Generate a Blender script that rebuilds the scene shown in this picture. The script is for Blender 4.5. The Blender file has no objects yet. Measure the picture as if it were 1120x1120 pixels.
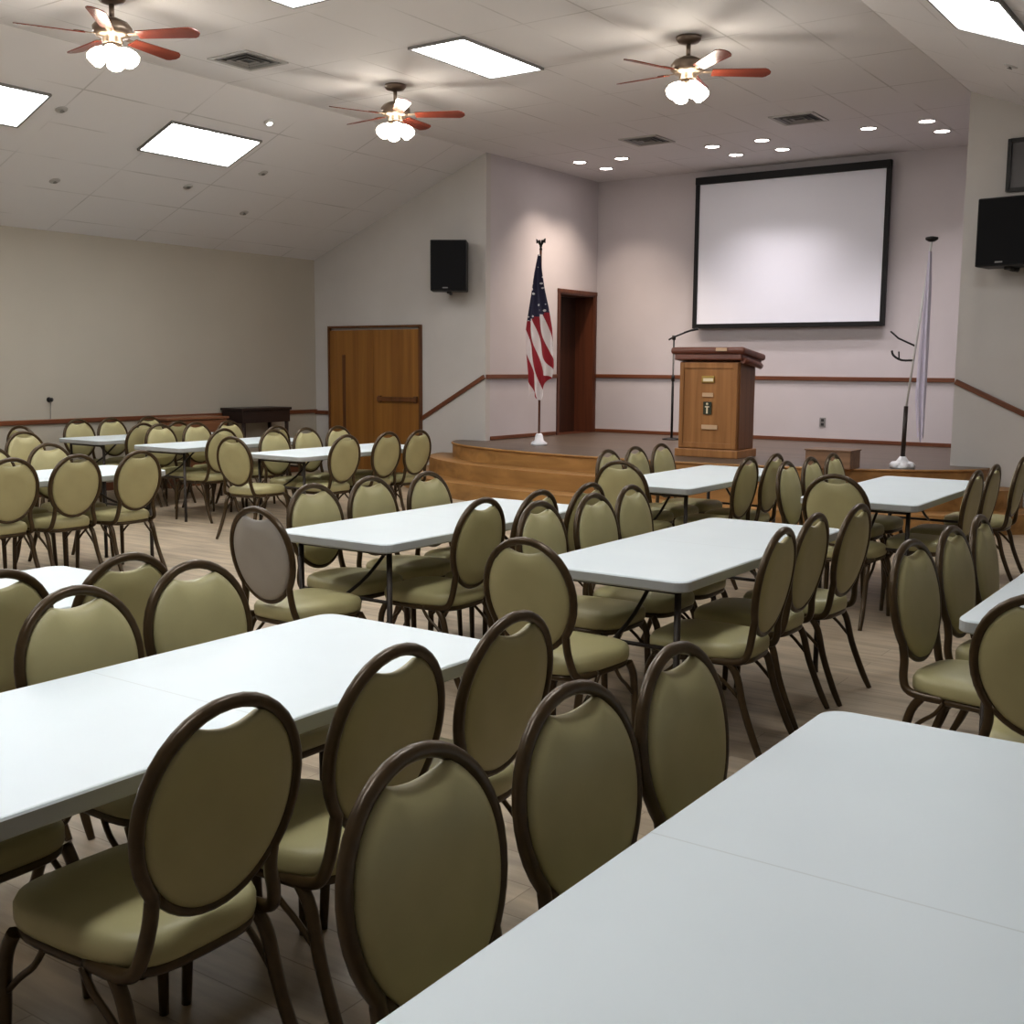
import bpy, bmesh, math, random
from mathutils import Vector, Matrix
random.seed(4)
C = bpy.context.scene.collection
PI = math.pi

# ------------------------------------------------------------------ materials
def newmat(name):
    m = bpy.data.materials.new(name); m.use_nodes = True
    nt = m.node_tree
    return m, nt, nt.nodes['Principled BSDF']

def mat(name, col, rough=.5, metal=0, var=.0, scale=20, emis=None, estr=0, spec=None, bump=0, coat=0):
    m, nt, b = newmat(name)
    b.inputs['Base Color'].default_value = (*col, 1)
    b.inputs['Roughness'].default_value = rough
    b.inputs['Metallic'].default_value = metal
    if spec is not None: b.inputs['Specular IOR Level'].default_value = spec
    if coat: b.inputs['Coat Weight'].default_value = coat
    if emis:
        b.inputs['Emission Color'].default_value = (*emis, 1)
        b.inputs['Emission Strength'].default_value = estr
    if var or bump:
        tc = nt.nodes.new('ShaderNodeTexCoord')
        no = nt.nodes.new('ShaderNodeTexNoise'); no.inputs['Scale'].default_value = scale
        no.inputs['Detail'].default_value = 4
        nt.links.new(tc.outputs['Object'], no.inputs['Vector'])
        if var:
            mr = nt.nodes.new('ShaderNodeMapRange')
            mr.inputs['From Min'].default_value = .3; mr.inputs['From Max'].default_value = .7
            mr.inputs['To Min'].default_value = 1 - var; mr.inputs['To Max'].default_value = 1 + var
            mx = nt.nodes.new('ShaderNodeVectorMath'); mx.operation = 'SCALE'
            mx.inputs[0].default_value = col
            nt.links.new(no.outputs['Fac'], mr.inputs['Value'])
            nt.links.new(mr.outputs['Result'], mx.inputs['Scale'])
            nt.links.new(mx.outputs['Vector'], b.inputs['Base Color'])
        if bump:
            bp = nt.nodes.new('ShaderNodeBump'); bp.inputs['Strength'].default_value = bump
            bp.inputs['Distance'].default_value = .01
            nt.links.new(no.outputs['Fac'], bp.inputs['Height'])
            nt.links.new(bp.outputs['Normal'], b.inputs['Normal'])
    return m

def woodmat(name, c1, c2, axis='Z', scale=1.0, rough=.4):
    """grain running along one object axis"""
    m, nt, b = newmat(name)
    tc = nt.nodes.new('ShaderNodeTexCoord'); mp = nt.nodes.new('ShaderNodeMapping')
    s = {'X': (.6, 14, 14), 'Y': (14, .6, 14), 'Z': (14, 14, .6)}[axis]
    mp.inputs['Scale'].default_value = tuple(v * scale for v in s)
    no = nt.nodes.new('ShaderNodeTexNoise'); no.inputs['Scale'].default_value = 1.0
    no.inputs['Detail'].default_value = 6; no.inputs['Distortion'].default_value = .6
    cr = nt.nodes.new('ShaderNodeValToRGB')
    cr.color_ramp.elements[0].position = .32; cr.color_ramp.elements[0].color = (*c1, 1)
    cr.color_ramp.elements[1].position = .7; cr.color_ramp.elements[1].color = (*c2, 1)
    nt.links.new(tc.outputs['Object'], mp.inputs['Vector']); nt.links.new(mp.outputs['Vector'], no.inputs['Vector'])
    nt.links.new(no.outputs['Fac'], cr.inputs['Fac']); nt.links.new(cr.outputs['Color'], b.inputs['Base Color'])
    b.inputs['Roughness'].default_value = rough
    return m

M = {}
M['frame'] = mat('bronze_tube', (.058, .034, .012), .30, .3, .15, 30)
M['vinyl'] = mat('beige_vinyl', (.395, .355, .185), .44, 0, .04, 9)
M['vinyl_reflect'] = mat('vinyl_with_grey_reflection', (.37, .34, .30), .5, 0, .04, 9)  # grey light reflection on one chair back, put into the vinyl colour
M['table_leg'] = mat('dark_brown_steel', (.035, .026, .02), .4, .4)
M['black'] = mat('black_plastic', (.008, .008, .009), .5, spec=.3)
M['blackmetal'] = mat('black_metal', (.012, .011, .011), .4, .3)
M['brass'] = mat('brass', (.55, .38, .12), .3, .9)
M['bronze'] = mat('fan_bronze', (.22, .17, .13), .32, .8)
M['white_plate'] = mat('white_plastic', (.62, .62, .62), .4)
M['white_paint'] = mat('white_enamel', (.75, .76, .8), .35)
M['chalk'] = mat('projection_fabric', (.80, .82, .90), .85)
M['dark_slot'] = mat('dark_slot', (.03, .03, .03), .7)
M['vent'] = mat('grey_vent_metal', (.25, .245, .24), .5)
M['vent_frame'] = mat('pale_vent_frame', (.42, .41, .40), .5)
M['tbar'] = mat('dark_fixture_edge', (.20, .195, .19), .5)
M['rail'] = woodmat('red_brown_rail_wood', (.11, .035, .015), (.20, .07, .028), 'X', 1, .35)
M['doorwood'] = woodmat('honey_oak_door', (.205, .085, .016), (.31, .14, .028), 'Z', .8, .42)
M['doorframe'] = woodmat('brown_door_frame', (.09, .035, .01), (.16, .06, .018), 'Z', 1, .4)
M['redwood'] = woodmat('dark_red_mahogany', (.075, .022, .010), (.14, .045, .02), 'Z', 1, .4)
M['darkred'] = woodmat('deep_red_brown_door', (.030, .010, .005), (.06, .02, .010), 'Z', 1, .45)
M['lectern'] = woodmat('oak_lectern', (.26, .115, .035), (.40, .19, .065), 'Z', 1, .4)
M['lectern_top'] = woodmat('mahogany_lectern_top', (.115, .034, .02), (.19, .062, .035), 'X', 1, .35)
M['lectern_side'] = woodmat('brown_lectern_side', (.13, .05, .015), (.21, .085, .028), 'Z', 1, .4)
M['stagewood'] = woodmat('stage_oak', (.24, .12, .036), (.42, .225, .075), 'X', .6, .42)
M['cabinet'] = woodmat('brown_cabinet', (.15, .06, .025), (.23, .10, .045), 'Y', 1, .45)
M['darkwood'] = woodmat('dark_espresso_wood', (.016, .008, .006), (.03, .015, .011), 'Y', 1, .4)
M['blade'] = woodmat('cherry_blade', (.13, .028, .018), (.21, .05, .03), 'X', 1, .22)
M['box'] = woodmat('brown_box_wood', (.16, .09, .05), (.26, .15, .085), 'X', 1, .5)
M['tan'] = mat('tan_plate', (.55, .38, .24), .5)
M['green'] = mat('dark_green_enamel', (.03, .035, .02), .4)
M['cream'] = mat('cream_enamel', (.75, .66, .48), .4)
M['flagwhite'] = mat('white_flag_cloth', (.55, .51, .62), .8)
M['troffer'] = mat('troffer_lens', (.9, .9, .9), .5, emis=(.96, .985, 1), estr=15.0)
M['shade'] = mat('frosted_glass_shade', (.95, .93, .88), .4, emis=(1, .90, .74), estr=14.0)
M['can'] = mat('downlight_lamp', (.9, .9, .9), .5, emis=(1, .9, .84), estr=14.0)
M['led'] = mat('small_lamp', (.9, .9, .9), .5, emis=(1, .97, .9), estr=4.0)

def table_material():
    m, nt, b = newmat('white_laminate')
    tc = nt.nodes.new('ShaderNodeTexCoord'); sx = nt.nodes.new('ShaderNodeSeparateXYZ')
    nt.links.new(tc.outputs['Object'], sx.inputs[0])
    ab = nt.nodes.new('ShaderNodeMath'); ab.operation = 'ABSOLUTE'; nt.links.new(sx.outputs['Y'], ab.inputs[0])
    lt = nt.nodes.new('ShaderNodeMath'); lt.operation = 'LESS_THAN'; lt.inputs[1].default_value = .0022
    nt.links.new(ab.outputs[0], lt.inputs[0])
    no = nt.nodes.new('ShaderNodeTexNoise'); no.inputs['Scale'].default_value = 3
    nt.links.new(tc.outputs['Object'], no.inputs['Vector'])
    cr = nt.nodes.new('ShaderNodeValToRGB')
    cr.color_ramp.elements[0].color = (.66, .725, .76, 1); cr.color_ramp.elements[1].color = (.72, .785, .82, 1)
    nt.links.new(no.outputs['Fac'], cr.inputs['Fac'])
    mx = nt.nodes.new('ShaderNodeMix'); mx.data_type = 'RGBA'
    nt.links.new(lt.outputs[0], mx.inputs['Factor']); nt.links.new(cr.outputs['Color'], mx.inputs['A'])
    mx.inputs['B'].default_value = (.60, .65, .67, 1)
    nt.links.new(mx.outputs['Result'], b.inputs['Base Color'])
    b.inputs['Roughness'].default_value = .42
    b.inputs['Specular IOR Level'].default_value = .4
    return m
M['table'] = table_material()
M['table_edge'] = mat('grey_table_edge', (.36, .37, .37), .5)

def ceiling_material():
    m, nt, b = newmat('ceiling_tiles')
    uv = nt.nodes.new('ShaderNodeUVMap'); sx = nt.nodes.new('ShaderNodeSeparateXYZ')
    nt.links.new(uv.outputs['UV'], sx.inputs[0])
    masks = []
    for ax, per, off in (('X', .61, 0.0), ('Y', 1.22, 0.0)):
        ad = nt.nodes.new('ShaderNodeMath'); ad.operation = 'ADD'; ad.inputs[1].default_value = off + 61
        nt.links.new(sx.outputs[ax], ad.inputs[0])
        pp = nt.nodes.new('ShaderNodeMath'); pp.operation = 'PINGPONG'; pp.inputs[1].default_value = per / 2
        nt.links.new(ad.outputs[0], pp.inputs[0])
        lt = nt.nodes.new('ShaderNodeMath'); lt.operation = 'LESS_THAN'; lt.inputs[1].default_value = .009
        nt.links.new(pp.outputs[0], lt.inputs[0]); masks.append(lt)
    mxm = nt.nodes.new('ShaderNodeMath'); mxm.operation = 'MAXIMUM'
    nt.links.new(masks[0].outputs[0], mxm.inputs[0]); nt.links.new(masks[1].outputs[0], mxm.inputs[1])
    no = nt.nodes.new('ShaderNodeTexNoise'); no.inputs['Scale'].default_value = 1.3; no.inputs['Detail'].default_value = 3
    nt.links.new(uv.outputs['UV'], no.inputs['Vector'])
    # seams fade in and out
    rm = nt.nodes.new('ShaderNodeMapRange'); rm.inputs['From Min'].default_value = .40; rm.inputs['From Max'].default_value = .62
    nt.links.new(no.outputs['Fac'], rm.inputs['Value'])
    ml = nt.nodes.new('ShaderNodeMath'); ml.operation = 'MULTIPLY'
    nt.links.new(mxm.outputs[0], ml.inputs[0]); nt.links.new(rm.outputs[0], ml.inputs[1])
    m2 = nt.nodes.new('ShaderNodeMath'); m2.operation = 'MULTIPLY'; m2.inputs[1].default_value = .5
    nt.links.new(ml.outputs[0], m2.inputs[0])
    mx = nt.nodes.new('ShaderNodeMix'); mx.data_type = 'RGBA'
    nt.links.new(m2.outputs[0], mx.inputs['Factor'])
    mx.inputs['A'].default_value = (.70, .69, .705, 1); mx.inputs['B'].default_value = (.30, .29, .285, 1)
    nt.links.new(mx.outputs['Result'], b.inputs['Base Color'])
    b.inputs['Roughness'].default_value = .75
    return m
M['ceiling'] = ceiling_material()
M['wall'] = mat('painted_wall', (.52, .495, .475), .7, 0, .03, 2.0, bump=.02)
M['wall_left'] = mat('painted_wall_warm', (.42, .385, .325), .7, 0, .03, 1.0, bump=.02)
M['wall_stage'] = mat('painted_wall_stage', (.55, .515, .53), .7, 0, .03, 1.5, bump=.02)

def floor_material():
    m, nt, b = newmat('vinyl_plank_floor')
    tc = nt.nodes.new('ShaderNodeTexCoord')
    mp = nt.nodes.new('ShaderNodeMapping'); mp.inputs['Rotation'].default_value = (0, 0, 0)
    nt.links.new(tc.outputs['Object'], mp.inputs['Vector'])
    br = nt.nodes.new('ShaderNodeTexBrick')
    br.inputs['Color1'].default_value = (.46, .375, .275, 1); br.inputs['Color2'].default_value = (.375, .30, .215, 1)
    br.inputs['Mortar'].default_value = (.26, .205, .145, 1)
    br.inputs['Scale'].default_value = 1.0; br.inputs['Mortar Size'].default_value = .002
    br.inputs['Brick Width'].default_value = 1.2; br.inputs['Row Height'].default_value = .18
    br.inputs['Bias'].default_value = -.1
    nt.links.new(mp.outputs['Vector'], br.inputs['Vector'])
    mp2 = nt.nodes.new('ShaderNodeMapping'); mp2.inputs['Scale'].default_value = (1.2, 9, 1)
    nt.links.new(tc.outputs['Object'], mp2.inputs['Vector'])
    no = nt.nodes.new('ShaderNodeTexNoise'); no.inputs['Scale'].default_value = 1.6; no.inputs['Detail'].default_value = 6
    nt.links.new(mp2.outputs['Vector'], no.inputs['Vector'])
    mr = nt.nodes.new('ShaderNodeMapRange'); mr.inputs['From Min'].default_value = .3; mr.inputs['From Max'].default_value = .7
    mr.inputs['To Min'].default_value = .72; mr.inputs['To Max'].default_value = 1.22
    nt.links.new(no.outputs['Fac'], mr.inputs['Value'])
    sc = nt.nodes.new('ShaderNodeVectorMath'); sc.operation = 'SCALE'
    nt.links.new(br.outputs['Color'], sc.inputs[0]); nt.links.new(mr.outputs['Result'], sc.inputs['Scale'])
    nt.links.new(sc.outputs['Vector'], b.inputs['Base Color'])
    b.inputs['Roughness'].default_value = .42
    return m
M['floor'] = floor_material()
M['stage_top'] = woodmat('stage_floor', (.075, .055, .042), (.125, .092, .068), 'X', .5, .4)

def flag_material():
    m, nt, b = newmat('striped_flag_cloth')
    def node(t, **k):
        n = nt.nodes.new(t)
        for a, v in k.items(): setattr(n, a, v)
        return n
    uv = node('ShaderNodeUVMap'); sx = node('ShaderNodeSeparateXYZ'); nt.links.new(uv.outputs['UV'], sx.inputs[0])
    # v = stripe coordinate 0..13, u = fly coordinate
    md = node('ShaderNodeMath', operation='FLOORED_MODULO'); md.inputs[1].default_value = 2.0
    nt.links.new(sx.outputs['Y'], md.inputs[0])
    st = node('ShaderNodeMath', operation='LESS_THAN'); st.inputs[1].default_value = 1.0
    nt.links.new(md.outputs[0], st.inputs[0])
    mx = node('ShaderNodeMix', data_type='RGBA'); nt.links.new(st.outputs[0], mx.inputs['Factor'])
    mx.inputs['A'].default_value = (.66, .60, .60, 1); mx.inputs['B'].default_value = (.26, .008, .018, 1)
    at = node('ShaderNodeAttribute', attribute_name='canton')
    cm = node('ShaderNodeMath', operation='GREATER_THAN'); cm.inputs[1].default_value = .5
    nt.links.new(at.outputs['Fac'], cm.inputs[0])
    vo = node('ShaderNodeTexVoronoi'); vo.inputs['Scale'].default_value = 15; vo.inputs['Randomness'].default_value = .35
    tc = node('ShaderNodeTexCoord'); mp = node('ShaderNodeMapping'); mp.inputs['Scale'].default_value = (1.3, 0, 1)
    nt.links.new(tc.outputs['Object'], mp.inputs['Vector']); nt.links.new(mp.outputs['Vector'], vo.inputs['Vector'])
    ls = node('ShaderNodeMath', operation='LESS_THAN'); ls.inputs[1].default_value = .22
    nt.links.new(vo.outputs['Distance'], ls.inputs[0])
    bl = node('ShaderNodeMix', data_type='RGBA'); nt.links.new(ls.outputs[0], bl.inputs['Factor'])
    bl.inputs['A'].default_value = (.018, .016, .045, 1); bl.inputs['B'].default_value = (.6, .58, .6, 1)
    fx = node('ShaderNodeMix', data_type='RGBA'); nt.links.new(cm.outputs[0], fx.inputs['Factor'])
    nt.links.new(mx.outputs['Result'], fx.inputs['A']); nt.links.new(bl.outputs['Result'], fx.inputs['B'])
    nt.links.new(fx.outputs['Result'], b.inputs['Base Color']); b.inputs['Roughness'].default_value = .75
    return m
M['flag'] = flag_material()

# ------------------------------------------------------------------ mesh helpers
def add_box(bm, c, s, rot=None, bevel=0.0, segs=2):
    mt = Matrix.Translation(c)
    if rot is not None: mt = mt @ rot
    r = bmesh.ops.create_cube(bm, size=1.0, matrix=mt @ Matrix.Diagonal((*s, 1)))
    if bevel:
        es = list({e for v in r['verts'] for e in v.link_edges})
        bmesh.ops.bevel(bm, geom=es, offset=bevel, segments=segs, profile=.5, affect='EDGES')

def add_tube(bm, pts, r, n=10, closed=False, cap=True):
    pts = [Vector(p) for p in pts]; N = len(pts)
    rs = r if isinstance(r, (list, tuple)) else [r] * N
    rings = []; ref = None
    for i, p in enumerate(pts):
        if closed: t = pts[(i + 1) % N] - pts[(i - 1) % N]
        else: t = pts[min(i + 1, N - 1)] - pts[max(i - 1, 0)]
        t.normalize()
        if ref is None:
            ref = Vector((0, 0, 1)) if abs(t.z) < .9 else Vector((1, 0, 0))
        ref = (ref - t * ref.dot(t))
        if ref.length < 1e-6: ref = t.orthogonal()
        ref.normalize(); b = t.cross(ref)
        rings.append([bm.verts.new(p + (ref * math.cos(a) + b * math.sin(a)) * rs[i])
                      for a in [2 * PI * k / n for k in range(n)]])
    for i in range(N if closed else N - 1):
        A, B = rings[i], rings[(i + 1) % N]
        for k in range(n):
            f = bm.faces.new((A[k], A[(k + 1) % n], B[(k + 1) % n], B[k])); f.smooth = True
    if cap and not closed:
        bm.faces.new(rings[0][::-1]); bm.faces.new(rings[-1])

def smooth_path(pts, sub=4):
    P = [Vector(p) for p in pts]; out = []
    for i in range(len(P) - 1):
        p0, p1, p2, p3 = P[max(i - 1, 0)], P[i], P[i + 1], P[min(i + 2, len(P) - 1)]
        for k in range(sub):
            t = k / sub
            out.append(.5 * ((2 * p1) + (p2 - p0) * t + (2 * p0 - 5 * p1 + 4 * p2 - p3) * t * t + (3 * p1 - p0 - 3 * p2 + p3) * t ** 3))
    out.append(P[-1]); return out

def add_lathe(bm, prof, n=24, c=(0, 0, 0), mt=None, smooth=True):
    mt = mt or Matrix.Translation(c)
    rings = []
    for r, z in prof:
        if r < 1e-6: rings.append([bm.verts.new(mt @ Vector((0, 0, z)))])
        else: rings.append([bm.verts.new(mt @ Vector((r * math.cos(2 * PI * k / n), r * math.sin(2 * PI * k / n), z))) for k in range(n)])
    for A, B in zip(rings, rings[1:]):
        for k in range(n):
            k2 = (k + 1) % n
            if len(A) == 1 and len(B) == 1: continue
            if len(A) == 1: vs = (A[0], B[k], B[k2])
            elif len(B) == 1: vs = (A[k], A[k2], B[0])
            else: vs = (A[k], A[k2], B[k2], B[k])
            try:
                f = bm.faces.new(vs); f.smooth = smooth
            except ValueError: pass

def add_prism(bm, poly, z0, z1, tr=lambda p: p):
    lo = [bm.verts.new(tr(Vector((x, y, z0)))) for x, y in poly]
    hi = [bm.verts.new(tr(Vector((x, y, z1)))) for x, y in poly]
    n = len(poly)
    bm.faces.new(lo[::-1]); bm.faces.new(hi)
    for i in range(n): bm.faces.new((lo[i], lo[(i + 1) % n], hi[(i + 1) % n], hi[i]))

def obj(name, bm, m, parent=None, mats=None, fixn=True):
    if fixn: bmesh.ops.recalc_face_normals(bm, faces=bm.faces)
    me = bpy.data.meshes.new(name); bm.to_mesh(me); bm.free()
    for x in (mats or [m]): me.materials.append(x)
    o = bpy.data.objects.new(name, me); C.objects.link(o)
    if parent is not None: o.parent = parent
    return o

def thing(name, label, cat, loc=(0, 0, 0), rotz=0, group=None):
    o = bpy.data.objects.new(name, None); C.objects.link(o); o.empty_display_size = .1
    o.location = loc; o.rotation_euler = (0, 0, rotz)
    o['label'] = label; o['category'] = cat
    if group: o['group'] = group
    return o
def tag(o, label, cat, group=None):
    o['label'] = label; o['category'] = cat
    if group: o['group'] = group
    return o
def struct(name, bm, m, parent=None, mats=None):
    o = obj(name, bm, m, parent, mats)
    if parent is None: o['kind'] = 'structure'
    return o
def dup(root, loc, rotz, label, group=None):
    r = root.copy(); C.objects.link(r); r.location = loc; r.rotation_euler = (0, 0, rotz)
    r['label'] = label
    if group: r['group'] = group
    for ch in list(root.children):
        c = ch.copy(); C.objects.link(c); c.parent = r
        for g in ch.children:
            d = g.copy(); C.objects.link(d); d.parent = c
    return r
BM = bmesh.new

# ------------------------------------------------------------------ camera
Rr = ((0.820025, 0.572287, 0.006741), (-0.078425, 0.100692, 0.991822), (-0.566928, 0.813848, -0.127452))
cam_d = bpy.data.cameras.new('camera'); cam = bpy.data.objects.new('camera', cam_d); C.objects.link(cam)
cam_d.sensor_width = 36; cam_d.lens = 36 * 1241.46 / 1120; cam_d.clip_start = .05; cam_d.clip_end = 100
rm = Matrix(((Rr[0][0], Rr[1][0], -Rr[2][0]), (Rr[0][1], Rr[1][1], -Rr[2][1]), (Rr[0][2], Rr[1][2], -Rr[2][2])))
cam.matrix_world = Matrix.Translation((0, 0, 1.555)) @ rm.to_4x4()
bpy.context.scene.camera = cam

# ------------------------------------------------------------------ the room
XL, XR, YF, YB, YN = -12.05, 1.6, 12.2, 15.04, -3.6
CL, CR, ZC, SL = -8.94, -2.98, 4.29, .393       # ceiling creases, flat height, slope
ZS = .565                                       # stage height
def zceil(x):
    if x < CL: return ZC - SL * (CL - x)
    if x > CR: return ZC - SL * (x - CR)
    return ZC

bm = BM(); add_box(bm, ((XL + XR) / 2, (YN + YF) / 2, -.06), (XR - XL + .3, YF - YN + .3, .12)); struct('floor', bm, M['floor'])

bm = BM(); uvl = bm.loops.layers.uv.new('UVMap')
kk = math.sqrt(1 + SL * SL)
def ceil_quad(x0, x1, y0, y1, u0, u1):
    vs = [bm.verts.new(v) for v in ((x0, y0, zceil(x0)), (x1, y0, zceil(x1)), (x1, y1, zceil(x1)), (x0, y1, zceil(x0)))]
    f = bm.faces.new(vs)
    for l, uvv in zip(f.loops, ((u0, y0), (u1, y0), (u1, y1), (u0, y1))): l[uvl].uv = (uvv[0], uvv[1] - 7.89)
ceil_quad(CL, CR, YN, YF, CL + 6.03, CR + 6.03); ceil_quad(CL, CR, YF, YB + .1, CL + 6.03, CR + 6.03)
ceil_quad(XL - .1, CL, YN, YF + .05, -.61 * 5 - (CL - XL + .1) * kk, -.61 * 5)
ceil_quad(CR, XR + .1, YN, YF + .05, 0, (XR + .1 - CR) * kk)
struct('ceiling', bm, M['ceiling'])

def wall_poly(name, pts, m, thick, back):
    """pts: list of (x,y,z) outline; extruded by thick along 'back'"""
    bm = BM(); b = Vector(back) * thick
    A = [bm.verts.new(p) for p in pts]; B = [bm.verts.new(Vector(p) + b) for p in pts]
    n = len(pts); bm.faces.new(A); bm.faces.new(B[::-1])
    for i in range(n): bm.faces.new((A[i], A[(i + 1) % n], B[(i + 1) % n], B[i]))
    return struct(name, bm, m)
wall_poly('wall_left', [(XL, YN, 0), (XL, YF, 0), (XL, YF, zceil(XL)), (XL, YN, zceil(XL))], M['wall_left'], .12, (-1, 0, 0))
wall_poly('wall_front_left', [(XL, YF, 0), (CL, YF, 0), (CL, YF, ZC), (XL, YF, zceil(XL))], M['wall'], .10, (0, 1, 0))
wall_poly('wall_front_right', [(CR, YF, 0), (XR, YF, 0), (XR, YF, zceil(XR)), (CR, YF, ZC)], M['wall'], .10, (0, 1, 0))
wall_poly('wall_right', [(XR, YN, 0), (XR, YF, 0), (XR, YF, zceil(XR)), (XR, YN, zceil(XR))], M['wall'], .12, (1, 0, 0))
wall_poly('wall_rear', [(XL, YN, 0), (XR, YN, 0), (XR, YN, zceil(XR)), (CR, YN, ZC), (CL, YN, ZC), (XL, YN, zceil(XL))], M['wall'], .12, (0, -1, 0))
wall_poly('wall_back', [(CL - .4, YB, 0), (CR + .7, YB, 0), (CR + .7, YB, ZC), (CL - .4, YB, ZC)], M['wall_stage'], .12, (0, 1, 0))
# stage side wall with the doorway cut out (door opening Y 13.98..14.97)
DY0, DY1, DZ = 13.98, 14.97, 2.62
wall_poly('wall_stage_left', [(CL, YF + .1, 0), (CL, DY0, 0), (CL, DY0, DZ), (CL, DY1, DZ), (CL, DY1, 0), (CL, YB, 0), (CL, YB, ZC), (CL, YF + .1, ZC)],
          M['wall_stage'], .12, (-1, 0, 0))
wall_poly('wall_stage_right', [(CR + .6, YF + .1, 0), (CR + .6, YB, 0), (CR + .6, YB, ZC), (CR + .6, YF + .1, ZC)], M['wall_stage'], .1, (1, 0, 0))
bm = BM(); add_box(bm, (CR + .3, YF + .13, ZC / 2), (.6, .06, ZC)); struct('wall_stage_return', bm, M['wall_stage'])

# stage platform with its curved front and two curved steps that wrap round it
def stage_poly(a, b, n=40):
    cx = (CL + CR) / 2
    pts = [(cx + a * math.cos(PI + PI * k / n), YF - .002 + b * math.sin(PI + PI * k / n)) for k in range(n + 1)]
    return pts
bm = BM()
front = stage_poly(3.37, 1.35)
add_prism(bm, front, 0, ZS); 
add_box(bm, ((CL + CR + .6) / 2, (YF + YB) / 2, ZS / 2), (CR + .6 - CL - .002, YB - YF - .002, ZS))
for f in bm.faces:
    f.material_index = 1 if abs(f.normal.z) < .5 else 0
bmesh.ops.recalc_face_normals(bm, faces=bm.faces)
for f in bm.faces: f.material_index = 0 if f.normal.z > .5 else 1
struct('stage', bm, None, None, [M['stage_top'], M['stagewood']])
def ring_step(name, a0, b0, a1, b1, z):
    bm = BM(); P = stage_poly(a1, b1); Q = stage_poly(a0, b0); n = len(P)
    vs = [[bm.verts.new((x, y, zz)) for x, y in poly] for poly, zz in ((P, 0), (P, z), (Q, z), (Q, 0))]
    for i in range(n - 1):
        for k in range(3): bm.faces.new((vs[k][i], vs[k][i + 1], vs[k + 1][i + 1], vs[k + 1][i]))
    bm.faces.new([vs[k][0] for k in range(4)]); bm.faces.new([vs[k][-1] for k in range(4)][::-1])
    return struct(name, bm, M['stagewood'])
ring_step('stage_step', 3.371, 1.351, 3.70, 1.68, .378)
ring_step('stage_step.001', 3.701, 1.681, 4.07, 2.02, .188)
# wooden nosing of the stage edge
bm = BM(); add_tube(bm, [(x, y, ZS - .012) for x, y in stage_poly(3.375, 1.355)[1:-1]], .014, 8); struct('trim_9', bm, M['stagewood'])

# chair rails, sloping rails beside the steps, and baseboards
def rail_box(name, p, q, nrm, h=.055, d=.03, m=None):
    p, q = Vector(p), Vector(q); t = (q - p); L = t.length; t.normalize(); nrm = Vector(nrm); up = nrm.cross(t)
    if up.z < 0: up = -up
    rot = Matrix((t, nrm, up)).transposed().to_4x4()
    bm = BM(); add_box(bm, (0, 0, 0), (L, d, h), None, .006, 2)
    o = struct(name, bm, m or M['rail']); o.matrix_world = Matrix.Translation((p + q) / 2 + nrm * (d / 2 + .001)) @ rot
    return o
ZR = 1.415
rail_box('trim_1', (CL, YB, ZR), (CR + .55, YB, ZR), (0, -1, 0))
rail_box('trim_2', (CL, YF, ZR), (CL, DY0 - .06, ZR), (1, 0, 0))
rail_box('trim_3', (-8.95, YF, 1.415), (-10.03, YF, .825), (0, -1, 0))
rail_box('trim_4', (-11.80, YF, .86), (XL, YF, .86), (0, -1, 0))
rail_box('trim_5', (XL, YN, .875), (XL, YF, .875), (1, 0, 0))
rail_box('trim_6', (-2.97, YF, 1.43), (-2.0, YF, .98), (0, -1, 0))
rail_box('trim_7', (-2.0, YF, .98), (XR, YF, .98), (0, -1, 0))
rail_box('baseboard_left', (XL, YN, .05), (XL, YF, .05), (1, 0, 0), .10, .015)
rail_box('baseboard_back', (CL, YB, ZS + .025), (CR + .55, YB, ZS + .025), (0, -1, 0), .05, .015)
rail_box('baseboard_stage_left', (CL, YF + .1, ZS + .03), (CL, DY0 - .06, ZS + .03), (1, 0, 0), .05, .015)

# double oak door in the front wall
d1 = bpy.data.objects.new('door_1', None); C.objects.link(d1); d1.location = (-10.88, YF - .001, 0); d1['kind'] = 'structure'
W, Hd = 1.68, 2.11
for s in (-1, 1):
    bm = BM(); add_box(bm, (s * W / 4, -.02, Hd / 2 - .03), (W / 2 - .004, .04, Hd - .06), None, .004)
    leaf = obj('door_leaf', bm, M['doorwood'], d1)
    if s == 1:
        bm = BM(); add_box(bm, (s * .46, -.075, 1.085), (.72, .03, .06), None, .008)
        for xx in (.13, .79): add_box(bm, (xx, -.055, 1.085), (.05, .05, .09), None, .006)
        obj('push_bar', bm, M['doorframe'], leaf)
    else:
        bm = BM(); add_box(bm, (-.56, -.045, 1.15), (.06, .012, 1.1), None, .004)
        obj('wood_batten', bm, M['doorframe'], leaf)
bm = BM()
for s in (-1, 1): add_box(bm, (s * (W / 2 + .012), -.03, Hd / 2), (.024, .06, Hd))
add_box(bm, (0, -.03, Hd - .015), (W, .06, .03)); obj('door_frame', bm, M['doorframe'], d1)

# doorway in the stage side wall: reveal and dark door
d2 = bpy.data.objects.new('door_2', None); C.objects.link(d2); d2.location = (CL, (DY0 + DY1) / 2, ZS); d2['kind'] = 'structure'
w2, h2 = DY1 - DY0, DZ - ZS
bm = BM()
for s in (-1, 1): add_box(bm, (-.17, s * (w2 / 2 - .015), h2 / 2), (.36, .03, h2))
add_box(bm, (-.17, 0, h2 - .015), (.36, w2 - .06, .03)); add_box(bm, (-.17, 0, -.02), (.36, w2, .04))
obj('door_frame', bm, M['redwood'], d2)
bm = BM(); add_box(bm, (-.33, 0, h2 / 2 - .02), (.035, w2 - .06, h2 - .03)); lf = obj('door_leaf', bm, M['darkred'], d2)
bm = BM(); add_tube(bm, [(-.31, -.38, 1.0), (-.27, -.38, 1.0), (-.265, -.28, 1.0)], .011, 8); obj('door_handle', bm, M['brass'], lf)
bm = BM()
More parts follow.
